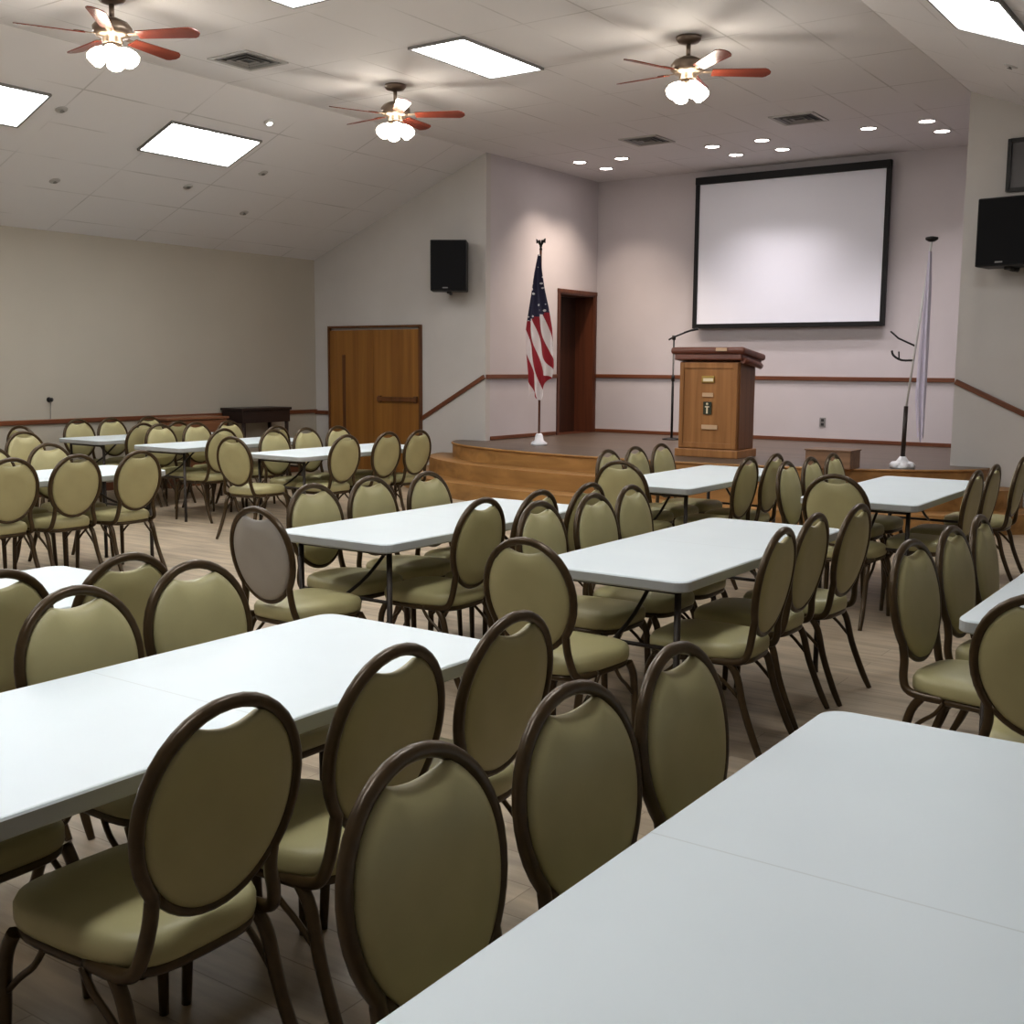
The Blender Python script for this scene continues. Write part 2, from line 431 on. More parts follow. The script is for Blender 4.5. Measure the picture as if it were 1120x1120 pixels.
for s in (-1, 1): add_box(bm, (.012, s * (w2 / 2 + .02), h2 / 2 + .01), (.02, .045, h2 + .02))
add_box(bm, (.012, 0, h2 + .02), (.03, w2 + .09, .05)); obj('door_casing', bm, M['redwood'], d2)

# control-booth window high on the right front wall
w1 = bpy.data.objects.new('window_1', None); C.objects.link(w1); w1.location = (-2.22, YF - .03, 3.535); w1['kind'] = 'structure'
bm = BM()
for s in (-1, 1):
    add_box(bm, (s * .355, 0, 0), (.035, .05, .50)); add_box(bm, (0, 0, s * .235), (.70, .05, .035))
obj('window_frame', bm, M['blackmetal'], w1)
bm = BM(); add_box(bm, (0, .01, 0), (.68, .012, .44)); obj('window_pane', bm, mat('grey_glass', (.12, .115, .12), .12), w1)

# ------------------------------------------------------------------ chairs
def ypl(z): return -.205 - .155 * (z - .52)
def egg(th, a, b, zc): return a * math.cos(th) * (1 + .04 * math.sin(th)), zc + b * math.sin(th)
def make_chair():
    t = thing('banquet_chair', 'x', 'chair')
    # cushion
    bm = BM()
    def outl(s, n=40):
        r = []
        for k in range(n):
            a = 2 * PI * k / n; c, q = math.cos(a), math.sin(a)
            yy = .225 * math.copysign(abs(q) ** .55, q)
            ww = .196 + .015 * yy / .225
            r.append((s * ww * math.copysign(abs(c) ** .5, c), .03 + s * yy))
        return r
    rings = []
    for z, s in ((.402, .93), (.405, .985), (.418, 1.0), (.444, 1.0), (.460, .965), (.470, .88), (.476, .65), (.478, .3)):
        rings.append([bm.verts.new((x, y, z)) for x, y in outl(s)])
    for A, B in zip(rings, rings[1:]):
        for k in range(len(A)):
            f = bm.faces.new((A[k], A[(k + 1) % len(A)], B[(k + 1) % len(A)], B[k])); f.smooth = True
    bm.faces.new(rings[0][::-1]); bm.faces.new(rings[-1])
    obj('seat', bm, M['vinyl'], t)
    # oval back pad with the hand-hold notch
    bm = BM(); n = 96; zc = .699
    base = []
    for k in range(n):
        th = -PI / 2 + 2 * PI * k / n
        x, z = egg(th, .184, .205, zc); cut = 0
        if z > zc and abs(x) < .082:
            ztop = zc + .205 * math.sqrt(1 - (.082 / .188) ** 2)
            cut = max(0, z - (ztop - .017 * (1 - (x / .082) ** 2)))
        base.append((x, z, cut))
    prof = [(.55, -.017), (.92, -.015), (.99, -.007), (1, .003), (.97, .016), (.86, .026), (.55, .033), (.2, .035)]
    rings = []
    for s, y in prof:
        kq = max(0, min(1, (s - .70) / .27))
        rings.append([bm.verts.new((x * s, ypl(zc + (z - zc) * s) + y, zc - .01 + (z - cut * kq - zc + .01) * s)) for x, z, cut in base])
    for A, B in zip(rings, rings[1:]):
        for k in range(n):
            f = bm.faces.new((A[k], A[(k + 1) % n], B[(k + 1) % n], B[k])); f.smooth = True
    bm.faces.new(rings[0][::-1]); bm.faces.new(rings[-1])
    obj('backrest', bm, M['vinyl'], t)
    # bent tube round the back
    bm = BM()
    side = [(.178, -.04, .395), (.178, -.13, .397), (.175, -.180, .412), (.166, -.198, .452), (.152, ypl(.51), .51)]
    arc = []
    for k in range(29):
        th = math.radians(-38 + (256) * k / 28); x, z = egg(th, .196, .216, zc); arc.append((x, ypl(z), z))
    path = smooth_path(side + arc[:1], 4)[:-1] + [Vector(p) for p in arc] + smooth_path([arc[-1]] + [(-x, y, z) for x, y, z in side[::-1]], 4)[1:]
    add_tube(bm, path, .0152, 10)
    lo = []
    for k in range(13):
        th = math.radians(-38 - 104 * k / 12); x, z = egg(th, .192, .212, zc); lo.append((x, ypl(z), z))
    add_tube(bm, lo, .011, 8)
    obj('back_frame', bm, M['frame'], t)
    # rail under the cushion with corner braces
    bm = BM(); add_tube(bm, [(x, y, .391) for x, y in outl(.93, 36)], .0125, 8, closed=True)
    for s in (-1, 1):
        add_tube(bm, smooth_path([(s * .196, .222, .25), (s * .196, .17, .30), (s * .194, .115, .345), (s * .19, .085, .39)], 3), .008, 6)
        add_tube(bm, smooth_path([(s * .182, -.175, .25), (s * .185, -.12, .305), (s * .188, -.07, .345), (s * .19, -.04, .39)], 3), .008, 6)
    obj('seat_frame', bm, M['frame'], t)
    for s in (-1, 1):
        bm = BM(); add_tube(bm, smooth_path([(s * .19, .19, .39), (s * .196, .218, .33), (s * .20, .225, .22), (s * .206, .235, .0)], 4),
                            [.016] * 5 + [.0155] * 4 + [.015, .014, .013, .012], 8); obj('leg', bm, M['frame'], t)
        bm = BM(); add_tube(bm, smooth_path([(s * .176, -.12, .395), (s * .18, -.158, .34), (s * .184, -.19, .22), (s * .190, -.245, .08), (s * .193, -.285, .0)], 4),
                            [.016] * 8 + [.0155] * 5 + [.015, .014, .013, .012], 8); obj('leg', bm, M['frame'], t)
    return t
chair0 = make_chair(); first = [True]
def chair(x, y, face, label, group, yaw=0):
    """(x, y) is the top of the back; face gives the way the sitter looks"""
    ang = {'L': PI / 2, 'R': -PI / 2, 'F': 0}[face] + math.radians(yaw)
    d = Vector((-math.sin(ang), math.cos(ang), 0))
    p = Vector((x, y, 0)) + d * .265
    if first[0]:
        first[0] = False; chair0.location = p; chair0.rotation_euler = (0, 0, ang)
        chair0['label'] = label; chair0['group'] = group; return chair0
    return dup(chair0, p, ang, label, group)

# ------------------------------------------------------------------ folding tables
def make_table():
    t = thing('folding_table', 'x', 'table')
    bm = BM(); r = .055; pts = []
    for cx, cy, a0 in ((.372 - r, .915 - r, 0), (-.372 + r, .915 - r, 90), (-.372 + r, -.915 + r, 180), (.372 - r, -.915 + r, 270)):
        for k in range(7):
            a = math.radians(a0 + 15 * k); pts.append((cx + r * math.cos(a), cy + r * math.sin(a)))
    def off(s): return [(x - s * (1 if x > 0 else -1), y - s * (1 if y > 0 else -1)) for x, y in pts]
    rings = []
    for z, s in ((.692, .012), (.695, .004), (.70, 0), (.733, 0), (.738, .0025), (.740, .007)):
        rings.append([bm.verts.new((x, y, z)) for x, y in off(s)])
    for i, (A, B) in enumerate(zip(rings, rings[1:])):
        for k in range(len(A)):
            f = bm.faces.new((A[k], A[(k + 1) % len(A)], B[(k + 1) % len(A)], B[k])); f.material_index = 1 if i < 3 else 0
    f = bm.faces.new(rings[0][::-1]); f.material_index = 1
    f = bm.faces.new(rings[-1])
    obj('tabletop', bm, None, t, [M['table'], M['table_edge']])
    for sy in (-1, 1):
        for sx in (-1, 1):
            bm = BM(); add_tube(bm, [(sx * .29, sy * .80, .692), (sx * .29, sy * .80, .02), (sx * .29, sy * .80, 0)], [.014, .014, .016], 10)
            obj('leg', bm, M['table_leg'], t)
        bm = BM(); add_tube(bm, [(-.29, sy * .80, .675), (.29, sy * .80, .675)], .011, 8); obj('crossbar', bm, M['table_leg'], t)
        bm = BM(); add_tube(bm, smooth_path([(0, sy * .80, .44), (0, sy * .62, .52), (0, sy * .42, .675)], 3), .009, 8)
        add_tube(bm, [(-.29, sy * .80, .44), (.29, sy * .80, .44)], .009, 8); obj('brace', bm, M['table_leg'], t)
    return t
table0 = make_table(); tfirst = [True]
TG = 'white folding tables set out in rows'
def table(x, y0, label):
    p = (x, y0 + .915, 0)
    if tfirst[0]:
        tfirst[0] = False; table0.location = p; table0['label'] = label; table0['group'] = TG; return
    dup(table0, p, 0, label, TG)
table(-.525, .80, 'white folding table nearest the viewer, filling the bottom right corner')
table(-2.245, .86, 'long white folding table at the left front, cut by the left edge')
table(-3.75, .86, 'white folding table with only a corner showing between chairs at far left front')
table(-2.265, 3.87, 'white folding table in the middle of the room with bare near end')
table(-3.775, 3.88, 'white folding table left of the middle one, with three chairs behind it')
table(-.52, 3.84, 'white folding table cut by the right edge, half behind a near chair')
table(-2.245, 6.95, 'white folding table before the stage, below the pole with the white base')
table(-3.75, 6.95, 'white folding table before the stage, just below the wooden lectern')
table(-7.68, 7.20, 'white folding table in front of the oak double door')
table(-7.57, 3.84, 'white folding table at far left, behind a row of three chair backs')
table(-9.33, 7.20, 'white folding table in the second row from the left wall, beside sideboard')
table(-10.83, 7.35, 'white folding table farthest left, nearest the left wall, barely showing')

def row(side, tphrase, spots, words):
    g = {'L': 'chairs with their backs to the viewer along table sides', 'R': 'chairs facing the viewer along table sides'}[side]
    for (x, y, *yw), w in zip(spots, words):
        chair(x, y, side, w + ' ' + tphrase, g, yw[0] if yw else random.uniform(-3, 3))
def end_chair(x, y, label, yaw=0): return chair(x, y, 'F', label, 'chairs at the near ends of tables', yaw)
# left front table
row('L', 'chair at near side of left front table, seen from behind',
    [(-1.645, 1.42, 0), (-1.645, 1.91, 2), (-1.63, 2.36, 0)], ['large leftmost', 'middle olive', 'rightmost olive'])
row('R', 'at the far side of the left front table',
    [(-2.83, 1.885, 2), (-2.90, 2.365, -1), (-2.86, 1.36, 0)],
    ['beige chair with open hand-hold', 'right-hand beige chair', 'chair showing only its seat'])
row('L', 'at the half-hidden table on the far left front',
    [(-3.24, 1.90, 1), (-3.19, 2.335, 0)], ['olive chair cut by the left edge', 'olive chair showing its back, right one'])
# near right table
row('R', 'along the left side of the nearest table',
    [(-1.175, 1.405, -1), (-1.165, 1.88, -4), (-1.145, 2.30, -1)],
    ['beige oval chair nearest the viewer', 'beige oval chair, middle of three', 'beige oval chair, last of three'])
# middle table
row('L', 'olive chair, back turned, on right side of middle table', [(-1.665, 4.28, 3), (-1.72, 4.80, 0), (-1.68, 5.26, -2)],
    ['nearest', 'second', 'third'])
row('R', 'beige chair on the left side of the middle table', [(-2.93, 4.42, 0), (-2.90, 4.87, 0), (-2.95, 5.345, 2)],
    ['nearest', 'middle', 'narrow farthest'])
end_chair(-2.33, 3.43, 'large olive oval chair at the near left corner of the middle table', -1)
# table left of the middle
row('L', 'at right side of the table left of the middle', [(-3.21, 4.37, 0), (-3.19, 4.83, 0), (-3.18, 5.31, 0)],
    ['olive chair seen clearly from behind', 'mostly hidden second chair', 'mostly hidden third chair'])
row('R', 'pale beige chair behind table left of the middle one', [(-4.32, 4.33, 0), (-4.35, 4.82, 0), (-4.29, 5.26, 0)],
    ['left', 'centre', 'right'])
grey = end_chair(-3.80, 3.46, 'chair with reflection-greyed back at the left end of the table left of middle', -2)
for ch in grey.children:
    if ch.name.startswith('backrest'):
        ch.material_slots[0].link = 'OBJECT'; ch.material_slots[0].material = M['vinyl_reflect']; ch['label'] = 'vinyl back pad, grey light reflection in its colour'
# right-edge table
row('R', 'narrow chair on the left side of the table cut by the right edge', [(-1.165, 4.26, -7), (-1.14, 4.74, -4), (-1.13, 5.18, 0)],
    ['nearest', 'middle', 'farthest'])
end_chair(-.555, 3.45, 'olive oval-backed chair cut by the right edge, seen from behind', 0)
# stage-side right table
end_chair(-2.28, 6.66, 'wide olive chair at the near end of the stage-side right table', 0)
row('R', 'on the left side of the stage-side right table', [(-2.88, 7.40, 0), (-2.88, 7.86, 0), (-2.88, 8.32, 0)],
    ['sliver of a nearest chair', 'middle beige chair', 'farthest small chair'])
row('L', 'on the right side of the stage-side right table', [(-1.66, 7.50, 0), (-1.67, 8.05, 0), (-1.66, 8.92, 0)],
    ['nearest broad olive chair', 'middle olive chair', 'farthest edge-on chair'])
# table below the lectern
end_chair(-3.78, 6.70, 'wide beige chair at the near end of the table below lectern', 2)
row('R', 'on the left side of the table below the lectern', [(-4.37, 7.55, 0), (-4.38, 8.0, 0), (-4.38, 8.445, 0)],
    ['nearest greyish half-hidden chair', 'middle beige chair', 'farthest beige chair'])
row('L', 'olive chair on the right side of the table below the lectern', [(-3.22, 7.57, 0), (-3.20, 8.02, 0)],
    ['left', 'right'])
# table before the double door
row('L', 'beige oval chair at near side of table before the double door', [(-7.15, 7.62, 0), (-7.17, 8.22, 0), (-7.15, 8.66, 0)],
    ['left', 'middle', 'right'])
row('R', 'pale chair on the far side of the table before the double door', [(-8.26, 7.76, 0), (-8.27, 8.22, 0), (-8.27, 8.68, 0)],
    ['left', 'middle', 'right'])
end_chair(-7.72, 6.77, 'pale grey chair with lit seat at the left end of double-door table', 5)
# far left behind three chair backs
row('L', 'in the row of three at far left', [(-7.05, 4.28, -1), (-7.00, 4.74, 0), (-6.97, 5.24, 2)],
    ['beige oval chair cut by the left edge', 'middle beige oval chair', 'right-hand beige oval chair'])
row('R', 'facing the row of three at far left', [(-8.18, 4.78, 0), (-8.16, 5.27, 0)],
    ['small left chair', 'broad yellowish chair'])
# second table from the left wall
row('L', 'on the near side of the second table from left wall', [(-8.76, 7.58, 0), (-8.77, 8.30, 0)],
    ['chair showing only its seat', 'half hidden chair'])
row('R', 'pale chair on the far side of the second table from left wall', [(-9.93, 7.72, 0), (-9.95, 8.22, 0), (-9.95, 8.68, 0)],
    ['left', 'middle', 'right'])
# table nearest the left wall
row('L', 'on the near side of the table nearest the left wall', [(-10.20, 7.72, 0), (-10.22, 8.20, 0)],
    ['dark olive chair', 'mostly hidden chair'])
row('R', 'small distant chair on the far side of the table nearest left wall', [(-11.45, 7.78, 0), (-11.45, 8.22, 0), (-11.45, 8.75, 0)],
    ['left', 'centre', 'right'])
chair(-9.75, 6.05, 'R', 'lone chair turned to the viewer at the far left edge', 'loose chairs at the far left', 0)
chair(-10.6, 6.55, 'F', 'chair seen from behind against the rail at the far left edge', 'loose chairs at the far left', 15)

# ------------------------------------------------------------------ lectern
t = thing('lectern', 'oak lectern with dark red-brown slanted top standing on the stage', 'lectern', (-5.43, 11.80, ZS))
bm = BM(); add_box(bm, (0, 0, .045), (.76, .53, .09), None, .01); obj('base', bm, M['lectern'], t)
bm = BM(); add_box(bm, (0, 0, .57), (.70, .46, .96), None, .006); body = obj('body', bm, M['lectern'], t)
bm = BM()
for s in (-1, 1): add_box(bm, (s * .32, -.236, .57), (.05, .016, .94), None, .004); add_box(bm, (0, -.236, .57 + s * .44), (.59, .016, .06), None, .004)
obj('panel_frame', bm, M['lectern'], body)
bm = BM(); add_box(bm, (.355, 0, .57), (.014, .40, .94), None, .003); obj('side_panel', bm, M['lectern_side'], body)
rx = Matrix.Rotation(math.radians(-7), 4, 'X')
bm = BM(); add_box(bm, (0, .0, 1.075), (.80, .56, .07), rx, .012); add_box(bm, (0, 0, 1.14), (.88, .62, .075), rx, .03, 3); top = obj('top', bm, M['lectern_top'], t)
bm = BM(); add_tube(bm, [(.40, -.24, 1.07), (.42, -.15, 1.06), (.42, .15, 1.02), (.40, .24, 1.01)], .035, 10); obj('side_roll', bm, M['lectern_top'], top)
bm = BM(); add_box(bm, (.18, -.316, 1.185), (.13, .006, .035), rx); obj('name_plate', bm, M['tan'], top)
bm = BM(); add_box(bm, (0, -.245, .86), (.15, .012, .075), None, .003); pl = obj('brass_plate', bm, M['brass'], body)
bm = BM(); add_box(bm, (.005, -.253, .855), (.12, .004, .035)); obj('plate_face', bm, M['cream'], pl)
bm = BM(); add_box(bm, (0, -.243, .69), (.13, .010, .045), None, .003); obj('wood_plaque', bm, M['tan'], body)
bm = BM(); add_box(bm, (0, -.244, .545), (.10, .010, .14), None, .004); em = obj('emblem', bm, M['green'], body)
bm = BM()
add_box(bm, (0, -.252, .52), (.018, .004, .07)); add_box(bm, (0, -.252, .56), (.05, .004, .014))
add_lathe(bm, [(0, 0), (.014, 0), (.014, .004), (0, .004)], 16, mt=Matrix.Translation((0, -.250, .59)) @ Matrix.Rotation(PI / 2, 4, 'X'))
obj('emblem_figure', bm, M['cream'], em)
bm = BM(); add_box(bm, (.03, -.244, .335), (.19, .010, .05), None, .003); obj('paper_strip', bm, M['tan'], body)

# microphone stand
t = thing('microphone_stand', 'black microphone stand with angled boom behind the lectern', 'microphone stand', (-7.15, 14.1, ZS))
bm = BM(); add_lathe(bm, [(0, 0), (.13, 0), (.13, .012), (.05, .028), (0.0, .03)], 24); obj('base', bm, M['blackmetal'], t)
bm = BM(); add_tube(bm, [(0, 0, .02), (0, 0, .85), (0, 0, .851), (0, 0, 1.39)], [.017, .017, .012, .012], 10)
add_lathe(bm, [(0, .80), (.022, .80), (.024, .88), (0, .89)], 12); obj('pole', bm, M['blackmetal'], t)
bm = BM(); add_tube(bm, [(-.06, -.04, 1.36), (0, 0, 1.40), (.14, .06, 1.46)], .012, 8); add_lathe(bm, [(0, -.03), (.026, -.03), (.026, .03), (0, .03)], 12, c=(0, 0, 1.39)); obj('boom', bm, M['blackmetal'], t)
bm = BM(); add_tube(bm, [(.12, .05, 1.455), (.20, .085, 1.485), (.30, .12, 1.51)], [.012, .014, .02], 10); obj('microphone', bm, M['black'], t)

# ------------------------------------------------------------------ flags
def flag_mesh(prof, depth, folds, seed, ztop, canton=None, skew=(1, 1)):
    """prof: rows of (z, xl, xr); a hanging cloth with vertical folds"""
    bm = BM(); uv = bm.loops.layers.uv.new('UVMap'); cl = bm.verts.layers.float.new('canton')
    NZ, NX = 70, 34; rows = []; rnd = random.Random(seed)
    def lerp(z):
        for (za, la, ra), (zb, lb, rb) in zip(prof, prof[1:]):
            if za >= z >= zb:
                k = (za - z) / (za - zb); return la + (lb - la) * k, ra + (rb - ra) * k
        return prof[-1][1:]
    data = {}
    zb = prof[-1][0]
    for i in range(NZ + 1):
        z = ztop + (zb - ztop) * i / NZ; l, r = lerp(z); rw = []
        for j in range(NX + 1):
            s = j / NX; x = l + (r - l) * s
            w = (r - l)
            y = -depth * min(1, w / .2) * (.5 + .5 * math.sin(folds * PI * s + z * 1.4 + seed)) - .03 * math.sin(PI * s)
            # ragged scalloped hem
            zz = z
            if i > NZ * .7: zz = z + (i / NZ - .7) / .3 * canton_hem(s)
            v = bm.verts.new((x, y, zz)); rw.append(v)
            fx, fz = x, z
            v[cl] = 1.0 if canton and fz > canton(fx) else 0.0
            data[v] = (s, (fx * skew[0] + fz * skew[1]))
        rows.append(rw)
    for A, B in zip(rows, rows[1:]):
        for j in range(NX):
            f = bm.faces.new((A[j], A[j + 1], B[j + 1], B[j])); f.smooth = True
            for l in f.loops: l[uv].uv = data[l.vert]
    return bm
def canton_hem(s): return .20 * max(0, s - .55) / .45 + .05 * math.sin(9 * s)
t = thing('american_flag', 'American flag hanging on a brown pole at the left of the stage', 'flag', (-7.93, 11.97, ZS))
bm = BM(); add_lathe(bm, [(0, 0), (.10, 0), (.105, .03), (.06, .06), (.045, .13), (.03, .15), (0, .15)], 24); obj('base', bm, M['white_paint'], t)
bm = BM(); add_tube(bm, [(0, 0, .10), (0, 0, 2.42)], .014, 10); obj('pole', bm, M['rail'], t)
bm = BM(); add_lathe(bm, [(0, 2.41), (.02, 2.42), (.012, 2.45), (.02, 2.47), (0, 2.48)], 12)
for s in (-1, 1): add_tube(bm, [(s * .005, 0, 2.47), (s * .03, 0, 2.53), (s * .055, 0, 2.545), (s * .06, 0, 2.50)], [.010, .022, .018, .006], 8)
obj('finial', bm, M['blackmetal'], t)
prof = [(2.36, -.015, .02), (2.15, -.065, .06), (1.95, -.10, .105), (1.70, -.14, .17), (1.45, -.175, .215), (1.15, -.155, .225), (.90, -.12, .23), (.62, -.10, .20)]
bm = flag_mesh(prof, .07, 5, 1.0, 2.36, canton=lambda x: 1.60 + .35 * x, skew=(11.8, 4.2))
fl = obj('flag_cloth', bm, M['flag'], t, fixn=False); fl.location = (0, -.02, 0)

t = thing('furled_flag_stand', 'slim pole with furled white lavender flag and white base at stage right', 'flag', (-3.28, 11.55, ZS))
bm = BM(); add_lathe(bm, [(0, 0), (.11, 0), (.115, .03), (.08, .05), (.05, .09), (.03, .12), (0, .12)], 24)
for k in range(6):
    a = k * PI / 3; add_lathe(bm, [(0, 0), (.05, .005), (.055, .04), (.03, .065), (0, .07)], 12, c=(.075 * math.cos(a), .075 * math.sin(a), 0))
obj('base', bm, M['white_paint'], t)
bm = BM(); add_tube(bm, [(0, 0, .1), (.008, 0, .62)], .022, 10); obj('lower_pole', bm, M['darkwood'], t)
bm = BM(); add_tube(bm, [(.008, 0, .60), (.172, 0, 2.22)], .011, 10); obj('pole', bm, M['white_plate'], t)
bm = BM(); add_lathe(bm, [(0, 2.21), (.03, 2.215), (.06, 2.235), (.06, 2.255), (.02, 2.265), (0, 2.265)], 16, c=(.172, 0, 0)); obj('finial', bm, M['blackmetal'], t)
prof2 = [(2.12, .155, .185), (1.8, .135, .20), (1.2, .11, .205), (.7, .10, .205), (.30, .14, .20)]
def canton_hem(s): return .03 * math.sin(7 * s)
bm = flag_mesh(prof2, .05, 4, 2.2, 2.12)
fl = obj('flag_cloth', bm, M['flagwhite'], t, fixn=False); fl.location = (0, -.02, 0)
bm = BM()
add_tube(bm, [(-.18, 0, 1.36), (-.10, 0, 1.29), (.075, 0, 1.21)], .009, 8)
add_tube(bm, smooth_path([(-.16, 0, 1.17), (-.14, 0, 1.12), (-.06, 0, 1.075), (.062, 0, 1.075)], 3), .011, 8)
add_tube(bm, [(-.09, 0, 1.16), (-.085, 0, 1.09)], .007, 8)
obj('cord_hook', bm, M['blackmetal'], t)

# ------------------------------------------------------------------ projection screen
t = thing('projection_screen', 'large white projection screen in black frame on the stage back wall', 'screen', (-5.92, YB - .10, 2.105))
bm = BM(); w, h, e = 2.72, 2.085, .06
for s in (-1, 1): add_box(bm, (s * (w / 2 - e / 2), 0, h / 2), (e, .06, h), None, .005); 
add_box(bm, (0, 0, e / 2), (w - 2 * e, .06, e), None, .005); add_box(bm, (0, -.005, h - .05), (w, .075, .10), None, .005)
obj('frame', bm, M['black'], t)
bm = BM(); add_box(bm, (0, .0, h / 2), (w - e, .02, h - e)); obj('screen_surface', bm, M['chalk'], t)
bm = BM()
for s in (-1, 1): add_box(bm, (s * 1.0, .06, h - .2), (.08, .078, .12)); add_box(bm, (s * 1.0, .06, .2), (.08, .078, .12))
obj('wall_mount', bm, M['blackmetal'], t)

# ------------------------------------------------------------------ loudspeakers
def speaker(loc, rz, w, label):
    t = thing('loudspeaker', label, 'loudspeaker', loc, rz, 'black wall loudspeakers')
    bm = BM(); add_box(bm, (0, 0, 0), (w, .34, .645), None, .012); obj('cabinet', bm, M['black'], t)
    bm = BM(); add_box(bm, (0, -.172, 0), (w - .03, .012, .615), None, .004); gr = obj('grille', bm, mat('black_grille_cloth', (.006, .006, .007), .8, spec=.2), t)
    bm = BM(); add_box(bm, (-.04, -.180, -.285), (.07, .004, .014)); obj('badge', bm, M['vent'], gr)
    bm = BM(); add_box(bm, (.0, .0, -.335), (.06, .10, .03)); add_tube(bm, [(0, .03, -.34), (0, .22, -.34), (0, .25, -.30)], .02, 8); obj('bracket', bm, M['blackmetal'], t)
speaker((-9.31, 11.90, 2.84), math.radians(33), .47, 'black loudspeaker on the left front wall, above the sloping rail')
speaker((-2.46, 11.90, 2.86), math.radians(-8), .54, 'black loudspeaker on the right front wall, cut by the frame')

# ------------------------------------------------------------------ ceiling fixtures
def slope_frame(x, y, dz=0):
    """matrix sitting on the ceiling at x,y ; local z points up out of the ceiling"""
    if x < CL: a = -math.atan(SL)
    elif x > CR: a = math.atan(SL)
    else: a = 0
    return Matrix.Translation((x, y, zceil(x) + dz)) @ Matrix.Rotation(a, 4, 'Y')
tf0 = thing('ceiling_troffer', 'x', 'ceiling light')
bm = BM()
for s in (-1, 1):
    add_box(bm, (s * .296, 0, -.012), (.022, 1.22, .022)); add_box(bm, (0, s * .600, -.012), (.57, .022, .022))
obj('frame', bm, M['tbar'], tf0)
bm = BM(); add_box(bm, (0, 0, -.010), (.572, 1.18, .012), None, .003); obj('diffuser', bm, M['troffer'], tf0)
tn = [0]
def troffer(x, y, label, group='fluorescent ceiling troffers'):
    o = tf0 if tn[0] == 0 else dup(tf0, (0, 0, 0), 0, label, group); tn[0] += 1
    o['label'] = label; o['group'] = group
    o.matrix_world = slope_frame(x, y)
troffer(-6.325, 8.50, 'white lit ceiling panel right of the middle fan, near top centre')
troffer(-6.325, 5.92, 'lit ceiling panel whose tip shows at the top edge of photo')
troffer(-9.95, 8.40, 'lit ceiling panel on the left slope, farther one')
troffer(-9.95, 5.83, 'lit ceiling panel on the left slope, cut by the left edge')
troffer(-2.00, 8.26, 'lit ceiling panel on the right slope, in the top right corner')
for x in (-9.95, -6.325, -2.0):
    for y in (3.3, .7):
        if y < 1 and x < -9: continue
        troffer(x, y, 'lit ceiling panel over the front of the hall, out of view', 'ceiling panels above and behind the viewer')

fan0 = thing('ceiling_fan', 'x', 'ceiling fan')
bm = BM(); add_lathe(bm, [(0, 0), (.105, 0), (.105, -.02), (.085, -.045), (.03, -.06), (0, -.06)], 28); cp = obj('canopy', bm, M['bronze'], fan0)
bm = BM(); add_tube(bm, [(0, 0, -.05), (0, 0, -.17)], .019, 12); obj('downrod', bm, M['bronze'], fan0)
bm = BM(); add_lathe(bm, [(0, -.155), (.05, -.16), (.115, -.19), (.145, -.225), (.145, -.265), (.115, -.295), (.075, -.305), (.075, -.34), (.05, -.35), (0, -.35)], 32); obj('motor', bm, M['bronze'], fan0)
blade_me = None; iron_me = None
for k in range(5):
    a = math.radians(72 * k)
    if blade_me is None:
        bm = BM(); n = 18; up = []; out = []
        for i in range(n + 1):
            s = i / n; out.append((.20 + .49 * s, .052 + .022 * s - (.074 * max(0, (s - .88) / .12) ** 2 * .75)))
        poly = out + [(x, -y) for x, y in out[::-1]]
        rt = Matrix.Rotation(math.radians(-14), 4, 'X')
        add_prism(bm, poly, -.004, .004, lambda p: rt @ p)
        b = obj('blade', bm, M['blade'], fan0); blade_me = b.data
        bm = BM(); add_box(bm, (.17, 0, .004), (.13, .035, .008), rt, .003); add_box(bm, (.24, 0, .009), (.07, .07, .006), rt, .003)
        ir = obj('blade_iron', bm, M['bronze'], b); iron_me = ir.data
    else:
        b = bpy.data.objects.new('blade', blade_me); C.objects.link(b); b.parent = fan0
        ir = bpy.data.objects.new('blade_iron', iron_me); C.objects.link(ir); ir.parent = b
    b.location = (0, 0, -.285); b.rotation_euler = (0, 0, a)
bm = BM(); add_lathe(bm, [(0, -.34), (.06, -.345), (.07, -.37), (.05, -.395), (0, -.40)], 24); kit = obj('light_kit', bm, M['bronze'], fan0)
shade_me = None
for k in range(4):
    a = math.radians(90 * k + 20)
    mt = Matrix.Rotation(a, 4, 'Z') @ Matrix.Translation((.055, 0, -.375)) @ Matrix.Rotation(math.radians(-42), 4, 'Y')
    bm = BM(); add_lathe(bm, [(.020, 0), (.032, -.015), (.055, -.05), (.068, -.09), (.066, -.13), (.045, -.150), (0, -.155)], 20, mt=mt); obj('lamp_shade', bm, M['shade'], kit)
    bm = BM(); add_lathe(bm, [(0, .012), (.024, .012), (.026, -.012), (0, -.012)], 14, mt=mt); obj('shade_holder', bm, M['bronze'], kit)
FG = 'ceiling fans with cherry blades and frosted lamps'
for i, (x, y, rz, lab) in enumerate(((-4.47, 8.95, 34, 'ceiling fan nearest the stage, above and left of the screen'),
                                     (-7.60, 8.85, 30, 'ceiling fan in the middle, between two lit ceiling panels'),
                                     (-7.60, 5.60, 26, 'ceiling fan with red-brown blades in the top left corner'))):
    if i == 0: fan0.location = (x, y, ZC - .001); fan0.rotation_euler = (0, 0, math.radians(rz)); fan0['label'] = lab; fan0['group'] = FG
    else: dup(fan0, (x, y, ZC - .001), math.radians(rz), lab, FG)

